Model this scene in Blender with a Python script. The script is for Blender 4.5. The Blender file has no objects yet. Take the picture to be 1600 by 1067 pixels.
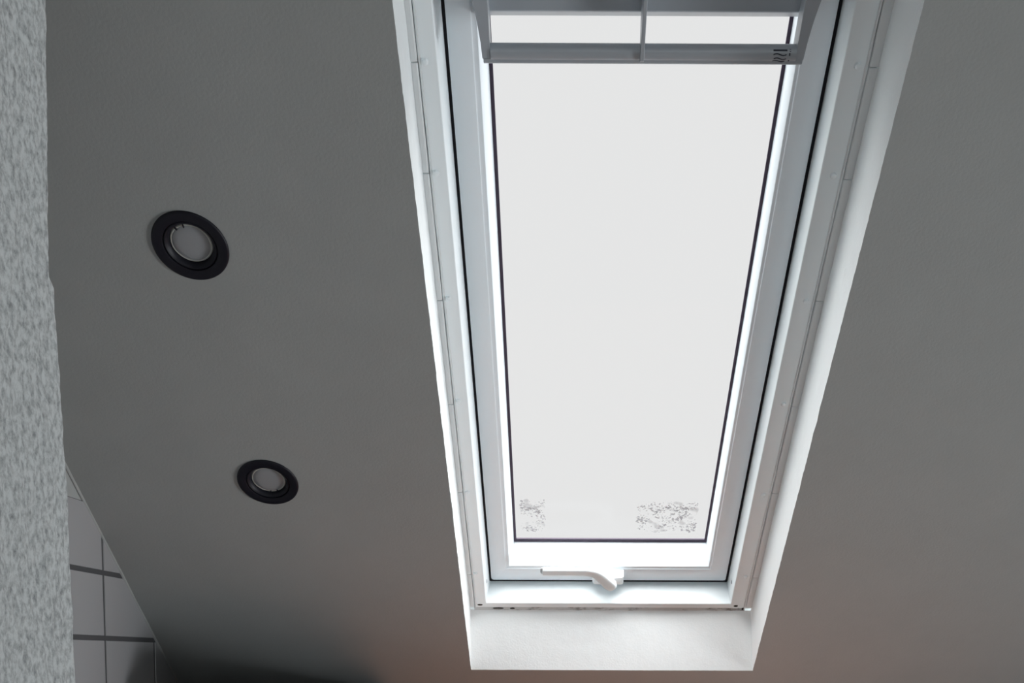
import bpy, bmesh, math, random
from mathutils import Vector, Matrix, noise
random.seed(7)
C = bpy.context.scene.collection
scn = bpy.context.scene

# ------------------------------------------------------------------ camera
EYE = 1.6
F, XP, YP, PITCH, ROLL, YAW, SL = 1714.736, 881.446, 1168.759, .082921, .003683, .001501, .634124
H = 1.25                                   # perpendicular distance from the eye to the sloped ceiling
fw = Vector((math.sin(YAW)*math.cos(PITCH), math.cos(YAW)*math.cos(PITCH), -math.sin(PITCH)))
rt = Vector((math.cos(YAW), -math.sin(YAW), 0)); up = rt.cross(fw)
r2 = rt*math.cos(ROLL)+up*math.sin(ROLL); u2 = -rt*math.sin(ROLL)+up*math.cos(ROLL)
cd = bpy.data.cameras.new('camera'); cam = bpy.data.objects.new('camera', cd); C.objects.link(cam)
m = Matrix.Identity(4)
for i, a in enumerate((r2, u2, -fw)):
    for j in range(3): m[j][i] = a[j]
m.translation = (0, 0, EYE)
cam.matrix_world = m
cd.sensor_width = 36; cd.lens = F/1600*36; cd.clip_start = .02
cd.shift_x = -(XP-800)/1600; cd.shift_y = (YP-533.5)/1600
scn.camera = cam

# ------------------------------------------------------------------ sky, added fill lights, exposure
SKY_LOW, SKY_HIGH, SIDE_FILL, BACK_FILL = .812, 11.5, 9.8, 9.5
w = bpy.data.worlds.new('overcast_sky'); scn.world = w; w.use_nodes = True
nt = w.node_tree; nt.nodes.clear()
tc = nt.nodes.new('ShaderNodeTexCoord')
dot = nt.nodes.new('ShaderNodeVectorMath'); dot.operation = 'DOT_PRODUCT'
dot.inputs[1].default_value = Vector((0, -.42, .91)).normalized()
nt.links.new(tc.outputs['Generated'], dot.inputs[0])
mr = nt.nodes.new('ShaderNodeMapRange'); mr.interpolation_type = 'SMOOTHSTEP'
mr.inputs['From Min'].default_value = .30; mr.inputs['From Max'].default_value = .95
mr.inputs['To Min'].default_value = SKY_LOW; mr.inputs['To Max'].default_value = SKY_HIGH
nt.links.new(dot.outputs['Value'], mr.inputs['Value'])
bg = nt.nodes.new('ShaderNodeBackground'); bg.inputs['Color'].default_value = (1, 1, 1, 1)
nt.links.new(mr.outputs['Result'], bg.inputs['Strength'])
wo = nt.nodes.new('ShaderNodeOutputWorld'); nt.links.new(bg.outputs[0], wo.inputs[0])

def area(name, loc, aim, sx, sy, e, col, spread=180):
    l = bpy.data.lights.new(name, 'AREA'); l.shape = 'RECTANGLE'; l.size = sx; l.size_y = sy
    l.energy = e; l.color = col; l.spread = math.radians(spread)
    o = bpy.data.objects.new(name, l); C.objects.link(o); o.location = loc
    o.rotation_euler = (Vector(aim)-Vector(loc)).to_track_quat('-Z', 'Y').to_euler()
    return o
area('side_fill_light', (3.65, 1.1, .55), (-.8, 1.3, 1.9), 1.1, .8, SIDE_FILL, (.93, .97, 1), 60)  # added fill lamp at the right; the wall has no window there
area('back_fill_light', (.5, -1.56, 1.2), (.5, 1, 1.2), 1.2, 1.3, BACK_FILL, (.93, .98, 1))  # added fill lamp behind the viewer, lifts the room without a real source
scn.view_settings.view_transform = 'Standard'; scn.view_settings.look = 'None'
scn.view_settings.gamma = 1; scn.view_settings.use_curve_mapping = False
scn.view_settings.exposure = 0
scn.cycles.max_bounces = 12; scn.cycles.diffuse_bounces = 8; scn.cycles.transparent_max_bounces = 12
scn.cycles.sample_clamp_indirect = 4

# ------------------------------------------------------------------ helpers
SS, CC = math.sin(SL), math.cos(SL)
def L(u, v, n): return Vector((u, v*CC+(H+n)*SS, EYE-v*SS+(H+n)*CC))
SLOPE = Matrix(((1, 0, 0, 0), (0, CC, SS, H*SS), (0, -SS, CC, EYE+H*CC), (0, 0, 0, 1)))   # (across, down the slope, out of the room)

def tag(o, label=None, cat=None, group=None, kind=None):
    for k, v in (('label', label), ('category', cat), ('group', group), ('kind', kind)):
        if v: o[k] = v
    return o
def empty(name, mat):
    o = bpy.data.objects.new(name, None); C.objects.link(o); o.empty_display_size = .05
    o.matrix_world = mat; return o
def link(name, bm, material, parent=None, smooth=True, bevel=None):
    bmesh.ops.recalc_face_normals(bm, faces=bm.faces[:])
    me = bpy.data.meshes.new(name); bm.to_mesh(me); bm.free()
    for mt in (material if isinstance(material, (list, tuple)) else [material]): me.materials.append(mt)
    o = bpy.data.objects.new(name, me); C.objects.link(o)
    if parent: o.parent = parent
    if bevel:
        b = o.modifiers.new('bevel', 'BEVEL'); b.width = bevel; b.segments = 3; b.limit_method = 'ANGLE'; b.angle_limit = math.radians(35)
    if smooth:
        for p in me.polygons: p.use_smooth = True
        me.set_sharp_from_angle(angle=math.radians(38))
    return o
def box(bm, a, b):
    x0, y0, z0 = a; x1, y1, z1 = b
    v = [bm.verts.new(c) for c in ((x0,y0,z0),(x1,y0,z0),(x1,y1,z0),(x0,y1,z0),(x0,y0,z1),(x1,y0,z1),(x1,y1,z1),(x0,y1,z1))]
    for f in ((0,1,2,3),(4,5,6,7),(0,1,5,4),(1,2,6,5),(2,3,7,6),(3,0,4,7)): bm.faces.new([v[i] for i in f])
def bridge(bm, A, B, closed=True):
    n = len(A)
    for i in range(n if closed else n-1):
        j = (i+1) % n; bm.faces.new((A[i], A[j], B[j], B[i]))
def rect_loop(bm, p, r=.0006, k=3):
    uL, uR, vT, vB, n = p[:5]; r = p[5] if len(p) > 5 else r
    out = []
    for cx, cy, a0 in ((uR-r, vB-r, 0), (uL+r, vB-r, 90), (uL+r, vT+r, 180), (uR-r, vT+r, 270)):
        for i in range(k+1):
            a = math.radians(a0+90*i/k); out.append(bm.verts.new((cx+r*math.cos(a), cy+r*math.sin(a), n)))
    return out
def ring(pts, r=.0006, closed=False):
    bm = bmesh.new(); ls = [rect_loop(bm, p, r) for p in pts]
    for a, b in zip(ls, ls[1:]): bridge(bm, a, b)
    if closed: bridge(bm, ls[-1], ls[0])
    return bm
def lathe(bm, prof, seg=64, c=(0, 0)):
    loops = []
    for r, z in prof:
        loops.append([bm.verts.new((c[0]+r*math.cos(2*math.pi*i/seg), c[1]+r*math.sin(2*math.pi*i/seg), z)) for i in range(seg)])
    for a, b in zip(loops, loops[1:]): bridge(bm, a, b)
    return loops
def prism(bm, poly, fn, a, b):                # poly of 2D points, fn(p, t) -> 3D point
    A = [bm.verts.new(fn(p, a)) for p in poly]; B = [bm.verts.new(fn(p, b)) for p in poly]
    bridge(bm, A, B); bm.faces.new(A); bm.faces.new(B[::-1])

# ------------------------------------------------------------------ materials
def mat(name, col, rough=.5, spec=.5, bumps=(), mottle=None, coat=0):
    m = bpy.data.materials.new(name); m.use_nodes = True; t = m.node_tree; b = t.nodes['Principled BSDF']
    b.inputs['Base Color'].default_value = (*col, 1); b.inputs['Roughness'].default_value = rough
    b.inputs['Specular IOR Level'].default_value = spec; b.inputs['Coat Weight'].default_value = coat
    co = t.nodes.new('ShaderNodeTexCoord'); prev = None
    for sc, st, dist, stretch in bumps:
        mp = t.nodes.new('ShaderNodeMapping'); mp.inputs['Scale'].default_value = stretch
        t.links.new(co.outputs['Object'], mp.inputs[0])
        nz = t.nodes.new('ShaderNodeTexNoise'); nz.inputs['Scale'].default_value = sc; nz.inputs['Detail'].default_value = 4
        t.links.new(mp.outputs[0], nz.inputs['Vector'])
        bp = t.nodes.new('ShaderNodeBump'); bp.inputs['Strength'].default_value = st; bp.inputs['Distance'].default_value = dist
        t.links.new(nz.outputs['Fac'], bp.inputs['Height'])
        if prev: t.links.new(prev.outputs[0], bp.inputs['Normal'])
        prev = bp
    if prev: t.links.new(prev.outputs[0], b.inputs['Normal'])
    if mottle:
        col2, sc, lo, hi, stretch = mottle
        mp = t.nodes.new('ShaderNodeMapping'); mp.inputs['Scale'].default_value = stretch
        t.links.new(co.outputs['Object'], mp.inputs[0])
        nz = t.nodes.new('ShaderNodeTexNoise'); nz.inputs['Scale'].default_value = sc; nz.inputs['Detail'].default_value = 6; nz.inputs['Roughness'].default_value = .68
        t.links.new(mp.outputs[0], nz.inputs['Vector'])
        r = t.nodes.new('ShaderNodeMapRange'); r.inputs['From Min'].default_value = lo; r.inputs['From Max'].default_value = hi
        t.links.new(nz.outputs['Fac'], r.inputs['Value'])
        mx = t.nodes.new('ShaderNodeMix'); mx.data_type = 'RGBA'
        mx.inputs['A'].default_value = (*col, 1); mx.inputs['B'].default_value = (*col2, 1)
        t.links.new(r.outputs[0], mx.inputs['Factor']); t.links.new(mx.outputs['Result'], b.inputs['Base Color'])
    return m
M = dict(
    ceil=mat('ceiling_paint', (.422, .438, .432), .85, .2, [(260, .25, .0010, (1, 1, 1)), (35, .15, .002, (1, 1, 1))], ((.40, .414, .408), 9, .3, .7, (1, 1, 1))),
    reveal=mat('reveal_plaster', (.83, .86, .865), .85, .2, [(300, .35, .0010, (1, 1, 1)), (60, .2, .002, (1, 1, 1))]),
    rough=mat('rough_plaster', (.60, .625, .625), .9, .15, [(420, .5, .0012, (1, 1, .6)), (120, .6, .002, (1, 1, .6))],
              ((.20, .21, .215), 240, .42, .72, (1, 1, .7))),
    wall=mat('wall_paint', (.74, .74, .73), .85, .2, [(200, .2, .001, (1, 1, 1))]),
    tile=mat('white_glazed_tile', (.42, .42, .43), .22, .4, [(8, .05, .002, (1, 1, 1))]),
    grout=mat('grey_grout', (.10, .10, .105), .9, .2, [(400, .3, .001, (1, 1, 1))]),
    caulk=mat('old_sealant', (.60, .62, .62), .6, .4, [(120, .5, .001, (1, 1, 1))], ((.16, .15, .14), 38, .52, .68, (1, 3, 1))),
    pvc=mat('white_plastic_frame', (.85, .905, .925), .35, .45),
    sashm=mat('white_lacquered_sash', (.84, .90, .94), .32, .5),
    bead=mat('white_lining_bead', (.72, .75, .76), .5, .4, [(90, .2, .001, (1, .15, 1))]),
    metal=mat('white_coated_metal', (.40, .43, .465), .35, .5),
    rubber=mat('black_rubber', (.012, .012, .016), .7, .3),
    spacer=mat('dark_spacer', (.06, .045, .07), .6, .3),
    ink=mat('dark_print', (.05, .055, .07), .7, .2),
    black=mat('black_spotlight_metal', (.010, .010, .017), .5, .35),
    lamp=mat('frosted_lamp_glass', (.36, .37, .385), .3, .5),
    rim=mat('lamp_glass_rim', (.52, .53, .50), .25, .5),
    dark=mat('dark_gap', (.03, .025, .02), .9, .1),
    floor=mat('beige_floor', (.42, .39, .36), .5, .4, [(20, .2, .002, (1, 1, 1))], ((.36, .33, .30), 12, .3, .7, (1, 1, 1))),
    wood=mat('reddish_wood', (.66, .29, .17), .45, .4, [(30, .2, .001, (1, 8, 8))], ((.40, .18, .10), 8, .3, .7, (1, 10, 10))),
    blackbox=mat('matte_black_box', (.012, .014, .017), .6, .3),
)
def glass_material(name, dirt):
    m = bpy.data.materials.new(name); m.use_nodes = True; t = m.node_tree; t.nodes.clear()
    o = t.nodes.new('ShaderNodeOutputMaterial'); tr = t.nodes.new('ShaderNodeBsdfTransparent'); tr.inputs[0].default_value = (.985, .988, .988, 1)
    gl = t.nodes.new('ShaderNodeBsdfGlossy'); gl.inputs['Roughness'].default_value = .02
    mx = t.nodes.new('ShaderNodeMixShader'); mx.inputs[0].default_value = .005
    t.links.new(tr.outputs[0], mx.inputs[1]); t.links.new(gl.outputs[0], mx.inputs[2])
    last = mx
    if dirt:                                  # lichen and grime stuck to the lower corners of the outer pane
        co = t.nodes.new('ShaderNodeTexCoord'); sp = t.nodes.new('ShaderNodeSeparateXYZ'); t.links.new(co.outputs['Object'], sp.inputs[0])
        def mth(op, a, b=None, clamp=False):
            n = t.nodes.new('ShaderNodeMath'); n.operation = op; n.use_clamp = clamp
            for i, x in enumerate((a, b)):
                if x is None: continue
                if isinstance(x, (int, float)): n.inputs[i].default_value = x
                else: t.links.new(x, n.inputs[i])
            return n.outputs[0]
        def ramp(v, a, b):
            r = t.nodes.new('ShaderNodeMapRange'); r.interpolation_type = 'SMOOTHSTEP'
            r.inputs['From Min'].default_value = a; r.inputs['From Max'].default_value = b; t.links.new(v, r.inputs['Value']); return r.outputs[0]
        def nz(sc, det, off):
            mp = t.nodes.new('ShaderNodeMapping'); mp.inputs['Location'].default_value = off; t.links.new(co.outputs['Object'], mp.inputs[0])
            n = t.nodes.new('ShaderNodeTexNoise'); n.inputs['Scale'].default_value = sc; n.inputs['Detail'].default_value = det; n.inputs['Roughness'].default_value = .65
            t.links.new(mp.outputs[0], n.inputs['Vector']); return n.outputs['Fac']
        masks = []
        for u0, u1, v0, v1 in dirt:
            a = mth('MULTIPLY', ramp(sp.outputs['X'], u0-.006, u0+.008), ramp(sp.outputs['X'], u1+.006, u1-.006))
            b = mth('MULTIPLY', ramp(sp.outputs['Y'], v0-.008, v0+.018), ramp(sp.outputs['Y'], v1+.006, v1-.006))
            masks.append(mth('MULTIPLY', a, b))
        msk = mth('MAXIMUM', masks[0], masks[1])
        n1, n2 = nz(210, 3, (3, 1, 0)), nz(34, 3, (7, 2, 0))
        s = mth('ADD', mth('MULTIPLY', n1, .52), mth('MULTIPLY', n2, .48)); n3 = nz(24, 2, (1.3, 5, 0))
        s = mth('ADD', s, mth('MULTIPLY', mth('SUBTRACT', msk, 1), .3))
        k = mth('MULTIPLY', ramp(s, .515, .575), .66)
        s3 = mth('ADD', n3, mth('MULTIPLY', mth('SUBTRACT', msk, 1), .35)); k = mth('MAXIMUM', k, mth('MULTIPLY', ramp(s3, .55, .64), .30))
        df = t.nodes.new('ShaderNodeBsdfDiffuse'); df.inputs[0].default_value = (.30, .28, .32, 1)
        m2 = t.nodes.new('ShaderNodeMixShader'); t.links.new(k, m2.inputs[0]); t.links.new(mx.outputs[0], m2.inputs[1]); t.links.new(df.outputs[0], m2.inputs[2]); last = m2
    t.links.new(last.outputs[0], o.inputs[0]); return m
M['glass_in'] = glass_material('window_glass', None)
M['glass_out'] = glass_material('weathered_window_glass', [(-.086, -.030, 1.475, 1.578), (.134, .256, 1.482, 1.578)])

# ------------------------------------------------------------------ room shell
XL, XR, YB, YF, ZF = -.764, 3.75, -1.7, 3.0, 2.75
UL, UR, VT, VB = -.1787, .3705, .505, 1.7427          # mouth of the window reveal on the slope
VMAX = (YF-H*SS)/CC; VMIN = (EYE+H*CC-ZF)/SS
def jit(a, k, s=.0006): return s*noise.noise(Vector((a*38, k*17.3, 0)))+s*.7*noise.noise(Vector((a*140, k*5.1, 3)))
def mouth(side, k, NN):
    t = k/NN
    if side == 0: v = VT+(VB-VT)*t; return (UL+jit(v, 1, .0006)*(1 if 0 < k < NN else 0), v)
    if side == 1: u = UL+(UR-UL)*t; return (u, VB+jit(u, 2, .0005)*(1 if 0 < k < NN else 0))
    if side == 2: v = VB+(VT-VB)*t; return (UR+jit(v, 3, .0006)*(1 if 0 < k < NN else 0), v)
    u = UR+(UL-UR)*t; return (u, VT)
NS = (300, 120, 300, 4)
SPOTS = ((-.4663, .8399), (-.4613, 1.2437)); R_HOLE = .036
bm = bmesh.new(); edges = []
def loop_edges(pts):
    vs = [bm.verts.new((x, y, 0)) for x, y in pts]
    for i in range(len(vs)): edges.append(bm.edges.new((vs[i], vs[(i+1) % len(vs)])))
loop_edges([(XL-.05, VMIN), (XR+.05, VMIN), (XR+.05, VMAX), (XL-.05, VMAX)])
hole = []
for s in range(4): hole += [mouth(s, k, NS[s]) for k in range(NS[s])]
loop_edges(hole)
for cx, cy in SPOTS: loop_edges([(cx+R_HOLE*math.cos(2*math.pi*i/48), cy+R_HOLE*math.sin(2*math.pi*i/48)) for i in range(48)])
bmesh.ops.triangle_fill(bm, edges=edges, use_beauty=True)
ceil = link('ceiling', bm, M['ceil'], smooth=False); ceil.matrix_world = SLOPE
tag(ceil, 'smooth grey-white sloped ceiling around the roof window', 'ceiling', kind='structure')
def plane_obj(name, pts, m, label, cat):
    bm = bmesh.new(); bm.faces.new([bm.verts.new(p) for p in pts]); o = link(name, bm, m, smooth=False)
    return tag(o, label, cat, kind='structure')
YC = L(0, VMIN, 0).y
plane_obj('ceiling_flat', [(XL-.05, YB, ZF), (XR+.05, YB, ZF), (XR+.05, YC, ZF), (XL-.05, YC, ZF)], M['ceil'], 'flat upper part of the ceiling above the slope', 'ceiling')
plane_obj('floor', [(XL-.05, YB, 0), (XR+.05, YB, 0), (XR+.05, YF, 0), (XL-.05, YF, 0)], M['floor'], 'beige floor', 'floor')
plane_obj('wall_front', [(XL-.05, YF, 0), (XR+.05, YF, 0), (XR+.05, YF, L(0, VMAX, 0).z), (XL-.05, YF, L(0, VMAX, 0).z)], M['wall'], 'low white knee wall under the slope', 'wall')
plane_obj('wall_back', [(XL-.05, YB, 0), (XR+.05, YB, 0), (XR+.05, YB, ZF), (XL-.05, YB, ZF)], M['wall'], 'white wall behind the viewer', 'wall')
plane_obj('wall_right', [(XR, YB, 0), (XR, YF, 0), (XR, YF, ZF+.1), (XR, YB, ZF+.1)], M['wall'], 'white wall on the right', 'wall')

# tiled gable wall: grout bed, glazed tiles in front of it, plain plaster above the top row
ZT, TH, TW, Y0 = EYE+.2447, .1082, .2201, 1.8426
gw = empty('wall_left', Matrix.Identity(4)); tag(gw, 'white tiled gable wall with dark grout below the slope', 'wall', kind='structure')
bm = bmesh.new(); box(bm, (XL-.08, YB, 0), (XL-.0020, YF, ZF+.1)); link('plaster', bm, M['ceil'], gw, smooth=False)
bm = bmesh.new(); box(bm, (XL-.010, YB, 0), (XL-.0012, YF, ZT)); link('grout', bm, M['grout'], gw, smooth=False)
bm = bmesh.new(); g = .0033
for i in range(-9, 6):
    for k in range(0, 18):
        y0, y1 = Y0+i*TW+g, Y0+(i+1)*TW-g; z1, z0 = ZT-k*TH-(g if k else 0), ZT-(k+1)*TH+g
        if z0 < 0: continue
        a = [bm.verts.new((XL-.003, y, z)) for y, z in ((y0, z0), (y1, z0), (y1, z1), (y0, z1))]
        e = .0012
        b = [bm.verts.new((XL, y, z)) for y, z in ((y0+e, z0+e), (y1-e, z0+e), (y1-e, z1-e), (y0+e, z1-e))]
        bridge(bm, a, b); bm.faces.new(b)
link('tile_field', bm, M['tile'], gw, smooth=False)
bm = bmesh.new()                                # uneven sealant bead where the tiles meet the slope
prev = None
for i in range(160):
    v = .60+i*(2.35-.60)/159; r = .0030+.0006*noise.noise(Vector((v*14, 0, 1)))
    lp = []
    for k in range(7):
        a = math.pi/2*k/6; lp.append(bm.verts.new((XL-.001+r*math.cos(a)*1.1, v, -.0-r*math.sin(a)*1.1+.0005)))
    if prev: bridge(bm, prev, lp, closed=False)
    prev = lp
o = link('sealant_bead', bm, M['ceil'], None); o.parent = gw; o.matrix_parent_inverse = Matrix.Identity(4); o.matrix_world = SLOPE

# rough plastered partition close to the viewer; its far corner shows at the left
PX = -.3088
def edge_y(z):                                  # the corner is not plumb and is chipped about a third of the way down
    pts = ((EYE-.03, .7015), (EYE+.10, .6985), (EYE+.196, .6915), (EYE+.222, .6895), (EYE+.226, .6840), (EYE+.24, .6838), (EYE+.30, .6875), (EYE+.40, .6925))
    if z <= pts[0][0]: return pts[0][1]
    for (a, p), (b, q) in zip(pts, pts[1:]):
        if z <= b: return p+(q-p)*(z-a)/(b-a)
    return pts[-1][1]
bm = bmesh.new(); rows = []
zs = [0, .6, 1.2]+[EYE-.06+i*.0016 for i in range(300)]+[2.1, 2.4, ZF+.02]
for z in zs:
    ey = edge_y(z)+.0009*noise.noise(Vector((z*60, 0, 0)))+.0005*noise.noise(Vector((z*240, 0, 5)))
    row = [(PX, YB), (PX, 0), (PX, .4)]
    row += [(PX, .60+i*(ey-.006-.60)/44) for i in range(45)]
    for k in range(1, 7):
        a = math.pi/2*k/6; row.append((PX-.005*(1-math.cos(a)), ey-.006+.006*math.sin(a)))
    row += [(PX-.03, ey), (PX-.12, ey), (PX-.12, YB)]
    vs = []
    for j, (x, y) in enumerate(row):
        d = 0
        if 3 <= j <= 50: d = .0011*noise.noise(Vector((y*190, z*95, 2)))+.0008*noise.noise(Vector((y*420, z*230, 4)))+.0012*noise.noise(Vector((y*50, z*22, 9)))
        vs.append(bm.verts.new((x+d*(1 if j < 46 else .4), y, z)))
    rows.append(vs)
for a, b in zip(rows, rows[1:]): bridge(bm, a, b, closed=False)
tag(link('wall_partition', bm, M['rough'], smooth=True), 'rough mottled plaster partition edge along the left of the view', 'wall', kind='structure')

# ------------------------------------------------------------------ roof window
win = empty('window_1', SLOPE); tag(win, 'tall white roof window set in the sloped ceiling', 'window', kind='structure')
UC = .0895
# plastered reveal: two side cheeks square to the slope, a plumb lower face, a top face
ND = .094; YV = L(0, VB, 0).y
def v_plumb(n, v0=VB): return v0 - n*SS/CC       # down-slope position of the plumb face at depth n
bm = bmesh.new()
def grid(fn, nu, nv):
    g = [[bm.verts.new(fn(i/nu, j/nv)) for j in range(nv+1)] for i in range(nu+1)]
    for i in range(nu):
        for j in range(nv): bm.faces.new((g[i][j], g[i+1][j], g[i+1][j+1], g[i][j+1]))
def cheek(side):
    N_ = NS[0]
    def fn(a, b):
        k = round(a*N_); u, v = mouth(0, k, N_) if side == 0 else mouth(2, N_-k, N_)
        n = b*ND; tgt = (-.1790 if side == 0 else .3645)
        base = UL if side == 0 else UR
        uu = u+(tgt-base)*b + (base-u)*min(1, b*3)
        vend = v_plumb(n)
        vv = VT+(v-VT)*(vend-VT)/(VB-VT)
        e = .0012*(1-min(1, b*12))*0
        return (uu+.0006*noise.noise(Vector((vv*40, n*60, side)))*min(1, b*4), vv, n-e)
    grid(fn, N_, 14)
cheek(0); cheek(1)
def lower(a, b):
    k = round(a*NS[1]); u, v = mouth(1, k, NS[1]); n = b*ND
    base = UL+(UR-UL)*a; tgt = -.1790+(.3645+.1790)*a
    return (base+(tgt-base)*b, v_plumb(n)+(v-VB)*(1-min(1, b*3))+.0006*noise.noise(Vector((u*40, n*60, 7)))*min(1, b*4), n)
grid(lower, NS[1], 14)
grid(lambda a, b: (UR+(UL-UR)*a+((.3645+(-.179-.3645)*a)-(UR+(UL-UR)*a))*b, VT, b*ND), 4, 2)
link('reveal', bm, M['reveal'], win)
# fixed frame
T = .505
fr = ring([(-.215, .40, T-.03, 1.72, .26), (-.215, .40, T-.03, 1.72, .100), (-.1680, .3500, T, 1.6672, .100), (-.1675, .3495, T+.002, 1.6668, .0950), (-.1665, .3485, T+.003, 1.6660, .0940),
           (-.1495, .3245, T+.025, 1.6556, .0940), (-.1483, .3233, T+.026, 1.6546, .0948), (-.1478, .3228, T+.0265, 1.6543, .0960),
           (-.1436, .3208, T+.028, 1.6556, .1440), (-.1436, .3208, T+.028, 1.6556, .195), (-.215, .40, T-.03, 1.72, .215)], r=.0015)
frame = link('frame', fr, M['pvc'], win)
link('gasket', ring([(-.1440, .3212, T+.0275, 1.6560, .1500, .004), (-.1380, .3150, T+.034, 1.6460, .1500, .004), (-.1380, .3150, T+.034, 1.6460, .170, .004)]), M['rubber'], win)
# lining strips beside the frame and their joints, a soft bead, plugs and screws
for nm, ua, ub, lst in (('left', -.1803, -.1703, (.668, .8006, .985, 1.17, 1.358, 1.57)), ('right', .3530, .3665, (.6716, .8066, .9837, 1.1718, 1.3575, 1.5758))):
    cuts = [T]+list(lst)+[1.6655]
    bm = bmesh.new()
    for a, b in zip(cuts, cuts[1:]):
        a += .0006; b -= .0006
        k0 = len(bm.verts); poly = [(ua, .1002), (ua+.0006, .0935), (ua+.002, .0922), (ub-.002, .0922), (ub-.0006, .0935), (ub, .1002)]
        prism(bm, poly, lambda p, t: (p[0], t, p[1]), a, b)
    box(bm, (ua+.0005, T, .0965), (ub-.0005, 1.6655, .1002))
    link('lining_strip', bm, M['bead'], win, bevel=.0009)
    bm = bmesh.new(); prev = None; uc_ = (-.1682 if nm == 'left' else .3512)
    for i in range(240):
        v = T+(1.6655-T)*i/239; r = .0019+.0005*noise.noise(Vector((v*25, uc_, 0))); dv = .0004*noise.noise(Vector((v*18, uc_, 9)))
        lp = [bm.verts.new((uc_+dv+r*math.cos(math.pi*k/6), v, .0955-r*1.2*math.sin(math.pi*k/6))) for k in range(7)]
        if prev: bridge(bm, prev, lp, closed=False)
        prev = lp
    link('sealant_bead', bm, M['bead'], win)
def plug(u, v):
    bm = bmesh.new(); lp = lathe(bm, [(.0042, .0942), (.0040, .0932), (.0034, .0912), (.0018, .0903)], 20, (u, v)); bm.faces.new(lp[-1])
    return link('plug', bm, M['pvc'], win)
for u, vs in ((-.1625, (.6677, .8008, .9823, 1.1634, 1.3589, 1.5677)), (.3400, (.6698, .8019, .9840, 1.1671, 1.3622, 1.5738))):
    for v in vs: plug(u, v)
for s, u in ((1, -.1458), (-1, .3218)):
    bm = bmesh.new()
    lp = lathe(bm, [(.0036, 0), (.0034, .0008), (.0020, .0009), (.0016, .0002)], 20); bm.faces.new(lp[-1])
    bmesh.ops.rotate(bm, verts=bm.verts, cent=(0, 0, 0), matrix=Matrix.Rotation(s*math.radians(90), 3, 'Y'))
    bmesh.ops.translate(bm, verts=bm.verts, vec=(u, 1.618, .118))
    o = link('screw', bm, M['metal'], win)
# dirty sealant under the frame lip and gaps at its ends
bm = bmesh.new(); prev = None
for i in range(200):
    u = -.172+(.352+.172)*i/199; a = .0006*noise.noise(Vector((u*60, 0, 0)))
    lp = [bm.verts.new(p) for p in ((u, 1.6655, .0985), (u, 1.6690+a, .0965), (u, 1.6725+a, .0942), (u, 1.6756+a, .0926), (u, 1.6790, .0960))]
    if prev: bridge(bm, prev, lp, closed=False)
    prev = lp
link('stained_sealant', bm, M['caulk'], win)
bm = bmesh.new()
for u, v, a, b in ((-.1600, 1.659, .0050, .0022), (.3335, 1.660, .0040, .0026), (.3480, 1.6690, .0016, .004), (-.125, 1.6705, .010, .0007), (-.098, 1.6708, .0045, .0010)):
    lp = [bm.verts.new((u+a*math.cos(k*math.pi/8)*(1+.25*noise.noise(Vector((k, u*50, 0)))), v+b*math.sin(k*math.pi/8)*(1+.3*noise.noise(Vector((k, v*90, 2)))), .0935 if v < 1.664 else .0940)) for k in range(16)]
    top = bm.verts.new((u, v, .0945))
    f = bm.faces.new(lp); 
    lp2 = [bm.verts.new((q.co.x, q.co.y, q.co.z+.004)) for q in lp]; bridge(bm, lp, lp2); bm.verts.remove(top)
link('crack', bm, M['dark'], win)

# opening sash
sash = link('sash', ring([(-.1393, .3158, .5420, 1.6467, .200, .004), (-.1395, .3161, .5418, 1.6467, .1480, .0045), (-.1391, .3157, .5422, 1.6463, .1460, .0045), (-.1380, .3146, .5433, 1.6452, .1450, .0045),
           (-.1106, .2842, .5900, 1.6136, .1450, .001), (-.1100, .2835, .5906, 1.6130, .1454, .001), (-.1096, .2831, .5910, 1.6126, .1466, .001), (-.1090, .2826, .5916, 1.6121, .1472, .001),
           (-.1034, .2790, .5960, 1.6078, .1476, .001), (-.1026, .2782, .5968, 1.6070, .1486, .001), (-.0948, .2762, .6000, 1.5950, .1990, .001), (-.0954, .2768, .5993, 1.5958, .1992, .001), (-.1200, .3000, .57, 1.6250, .2000, .001), (-.1393, .3158, .542, 1.6467, .215, .004)], closed=False), M['sashm'], win)
link('spacer', ring([(-.0950, .2764, .5990, 1.5952, .1975), (-.0903, .2718, .6040, 1.5870, .1975), (-.0903, .2718, .6040, 1.5870, .2005), (-.0950, .2764, .599, 1.5952, .2005)], closed=True), M['spacer'], sash)
for nm, n, mt in (('glass_pane', .1990, 'glass_in'), ('glass_pane', .2050, 'glass_out')):
    bm = bmesh.new(); bm.faces.new([bm.verts.new(p) for p in ((-.0945, .60, n), (.2760, .60, n), (.2760, 1.5945, n), (-.0945, 1.5945, n))])
    o = link(nm, bm, M[mt], sash, smooth=False)
    if mt == 'glass_out': o['label'] = 'outer pane with grey grime in both lower corners'

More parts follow.
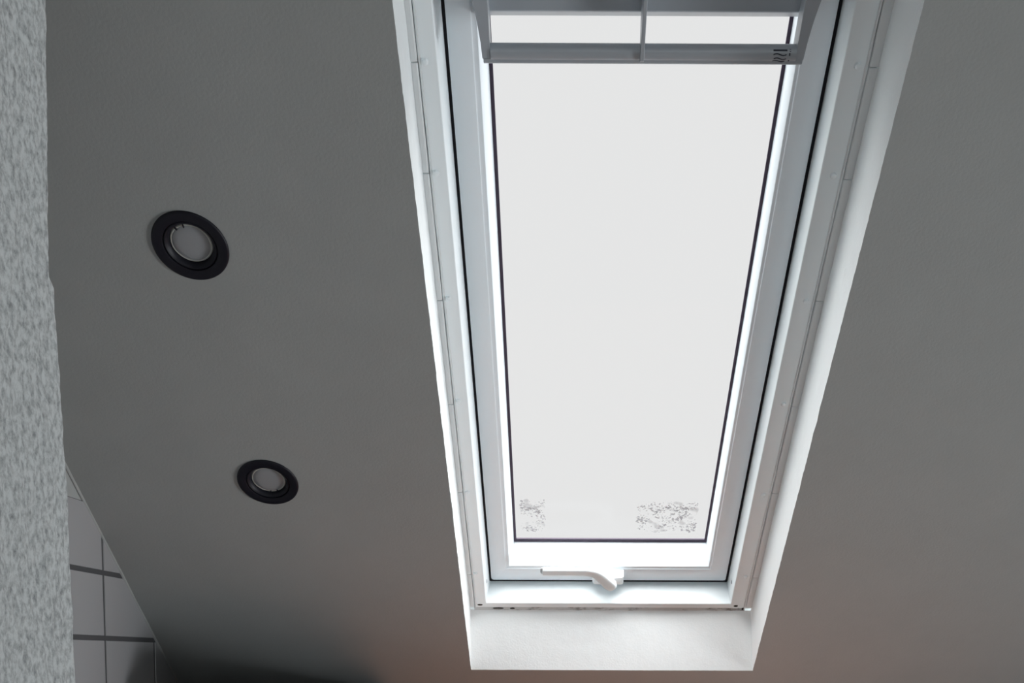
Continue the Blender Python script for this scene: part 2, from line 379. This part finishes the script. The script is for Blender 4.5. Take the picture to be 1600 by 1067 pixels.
# ventilation flap across the top of the sash, its brackets, and the control bar
bm = bmesh.new()
prism(bm, [(.545, .150), (.545, .112), (.550, .106), (.6175, .106), (.6195, .1068), (.6210, .1090), (.6435, .1490), (.6440, .152)], lambda p, t: (t, p[0], p[1]), -.1040, .2815)
flap = link('ventilation_flap', bm, M['metal'], win, bevel=.0008)
def bracket_poly(s):
    c = .0893
    pts = [(.1745, .552), (.1745, .6585), (.1800, .6585), (.1838, .6575), (.1850, .640), (.1868, .625), (.1890, .610), (.1915, .598), (.1940, .585), (.1945, .552)]
    return [(c+s*a, b) for a, b in pts]
for s in (-1, 1):
    bm = bmesh.new(); prism(bm, bracket_poly(s), lambda p, t: (p[0], p[1], t), .080, .1075); link('bracket', bm, M['metal'], flap, bevel=.0007)
bm = bmesh.new(); prism(bm, [(.552, .108), (.552, .076), (.640, .0735), (.6570, .0745), (.6585, .0765), (.6585, .096), (.640, .100), (.632, .108)], lambda p, t: (t, p[0], p[1]), .0858, .0902)
link('bracket', bm, M['metal'], flap, bevel=.0006)
bm = bmesh.new()
prof = []
for k in range(24):
    a = 2*math.pi*k/24; prof.append((.6523+.0076*math.copysign(abs(math.cos(a))**.75, math.cos(a)), .0865+.0085*math.copysign(abs(math.sin(a))**.75, math.sin(a))))
prism(bm, prof, lambda p, t: (t, p[0], p[1]), -.0850, .2640)
bar = link('control_bar', bm, M['metal'], win)
bm = bmesh.new(); prism(bm, [(.6560, .0800), (.6615, .0800), (.6640, .0830), (.6640, .0925), (.6560, .0945)], lambda p, t: (t, p[0], p[1]), -.0935, .2725)
link('grip_lip', bm, M['metal'], bar, bevel=.0008)
# printed airflow signs: a straight arrow shaft, one wave, two waves, each with its small mark
def front_n(v):                                  # front of the bar at v
    c = max(-1, min(1, (v-.6523)/.0076)); a = math.acos(min(1, abs(c))**(1/.75)); return .0865-.0085*abs(math.sin(a))**.75-.00015
bm = bmesh.new()
def stroke(pts, wd=.00065):
    prev = None
    for i, (u, v) in enumerate(pts):
        lp = []
        for d in (-wd, wd):
            n = min(front_n(v+d), .0798 if v+d > .6556 else 9); lp.append(bm.verts.new((u, v+d, n)))
        if prev: bm.faces.new((prev[0], lp[0], lp[1], prev[1]))
        prev = lp
def wave(u0, u1, v, amp): return [(u0+(u1-u0)*i/24, v-amp*math.sin(2*math.pi*i/24)+amp*.2) for i in range(25)]
stroke([(.2370, .6467), (.2530, .6467)]); stroke(wave(.2375, .2525, .6503, .0009))
stroke(wave(.2385, .2525, .6548, .0009)); stroke(wave(.2375, .2515, .6580, .0008))
for u, v, h_ in ((.2562, .6467, .0010), (.2558, .6502, .0015), (.2558, .6575, .0009)): stroke([(u-.0006, v), (u+.0009, v+.0003)], h_)
bm2 = bm; link('airflow_marks', bm2, M['ink'], bar)['label'] = 'small dark straight and wavy airflow marks'

# espagnolette handle on the lower sash rail
hb = bmesh.new()
prism(hb, [(.0560, .1460), (.0565, .1290), (.0600, .1255), (.0850, .1235), (.1120, .1245), (.1160, .1275), (.1165, .1460)], lambda p, t: (p[0], t, p[1]), 1.6140, 1.6350)
handle = link('handle', hb, M['pvc'], sash, bevel=.0015)
hb = bmesh.new(); prev = None; N_ = 40
path = [(-.0355, 1.5895, .1190, .0080, .0052), (-.0345, 1.5895, .1180, .0088, .0060), (.000, 1.5895, .1180, .0088, .0060), (.035, 1.5895, .1180, .0088, .0060), (.050, 1.5903, .1175, .0092, .0062), (.062, 1.5925, .1155, .0102, .0066),
        (.0725, 1.5985, .1125, .0112, .0072), (.0815, 1.6060, .1090, .0118, .0078), (.0880, 1.6120, .1070, .0118, .0082), (.0935, 1.6165, .1062, .0106, .0082), (.0970, 1.6195, .1060, .0072, .0065), (.0985, 1.6207, .1060, .002, .002)]
def cr(P, t):
    i = min(int(t), len(P)-2); f = t-i; p = [P[max(0, min(len(P)-1, i+k))] for k in (-1, 0, 1, 2)]
    return [.5*((2*p[1][c])+(-p[0][c]+p[2][c])*f+(2*p[0][c]-5*p[1][c]+4*p[2][c]-p[3][c])*f*f+(-p[0][c]+3*p[1][c]-3*p[2][c]+p[3][c])*f**3) for c in range(5)]
samples = [cr(path, (len(path)-1)*i/90) for i in range(91)]
for i, s in enumerate(samples):
    a, b = samples[max(0, i-1)], samples[min(90, i+1)]
    tg = Vector([b[k]-a[k] for k in range(3)]).normalized(); nn = Vector((0, 0, 1)); sd = nn.cross(tg).normalized(); nn = tg.cross(sd)
    lp = []
    for k in range(24):
        t = 2*math.pi*k/24; e = .6
        x = max(.0008, s[3])*math.copysign(abs(math.cos(t))**e, math.cos(t)); y = max(.0008, s[4])*math.copysign(abs(math.sin(t))**e, math.sin(t))
        lp.append(hb.verts.new(Vector(s[:3])+sd*x+nn*y))
    if prev: bridge(hb, prev, lp)
    else: hb.faces.new(lp[::-1])
    prev = lp
hb.faces.new(prev)
lathe(hb, [(.0001, .105), (.0075, .106), (.0078, .126), (.0070, .127)], 24, (.0900, 1.6190))
link('handle_lever', hb, M['pvc'], handle)

# ------------------------------------------------------------------ recessed spotlights
def spotlight(cx, cy, clip_deg, label):
    root = empty('recessed_spotlight', SLOPE @ Matrix.Translation((cx, cy, 0)))
    tag(root, label, 'spotlight', 'black recessed ceiling spotlights')
    bm = bmesh.new(); lathe(bm, [(.0470, -.0002), (.0468, -.0016), (.0458, -.0026), (.0440, -.0030), (.0345, -.0024), (.0335, -.0018), (.0332, .0030), (.034, .006)], 96)
    link('trim_ring', bm, M['black'], root)
    bm = bmesh.new(); lathe(bm, [(.0340, .0022), (.0322, -.0008), (.0310, -.0012), (.0290, .0004), (.0268, .0040), (.0262, .0090)], 96)
    link('inner_ring', bm, M['black'], root)
    bm = bmesh.new(); lp = lathe(bm, [(.0262, .0075), (.0258, .0058), (.0246, .0050), (.0232, .0054)], 72)
    link('lamp_rim', bm, M['rim'], root)
    bm = bmesh.new(); lp = lathe(bm, [(.0234, .0054), (.0222, .0046), (.0150, .0040), (.0080, .0038), (.0010, .0038)], 72); bm.faces.new(lp[-1])
    link('lamp_lens', bm, M['lamp'], root)
    bm = bmesh.new()
    for d in (-13, 13):
        a = math.radians(clip_deg+d); ca, sa = math.cos(a), math.sin(a)
        P = [(.0262, -.0005), (.0262, .0005), (.0222, .0005), (.0222, -.0005)]
        lo = [bm.verts.new((r*ca-t*sa, r*sa+t*ca, .0028)) for r, t in P]; hi = [bm.verts.new((r*ca-t*sa, r*sa+t*ca, .0052)) for r, t in P]
        bridge(bm, lo, hi); bm.faces.new(lo); bm.faces.new(hi)
    link('retaining_clip', bm, M['black'], root)
    bm = bmesh.new(); lathe(bm, [(.0352, .001), (.0352, .05), (.001, .05)], 48); link('housing', bm, M['black'], root)
    return root
spotlight(*SPOTS[0], -110, 'black round recessed spotlight, the upper of the two in the slope')
spotlight(*SPOTS[1], 80, 'black round recessed spotlight, the lower of the two, nearer the white tiles')

# ------------------------------------------------------------------ below the view: unseen boxes added to tint and shade the foot of the slope
bm = bmesh.new(); box(bm, (-.30, 1.75, 0), (1.15, 2.42, 1.17)); box(bm, (-.33, 1.72, 1.17), (1.18, 2.44, 1.21))
tag(link('warm_bounce_box', bm, M['wood'], smooth=False, bevel=.004), 'unseen reddish wooden box added to bounce warm light onto the slope', 'light helper')
bm = bmesh.new(); box(bm, (-.70, 1.90, 0), (-.345, 2.195, 1.533))
tag(link('dark_shade_box', bm, M['blackbox'], smooth=False, bevel=.004), 'unseen matte black box added to darken the foot of the slope', 'light helper')
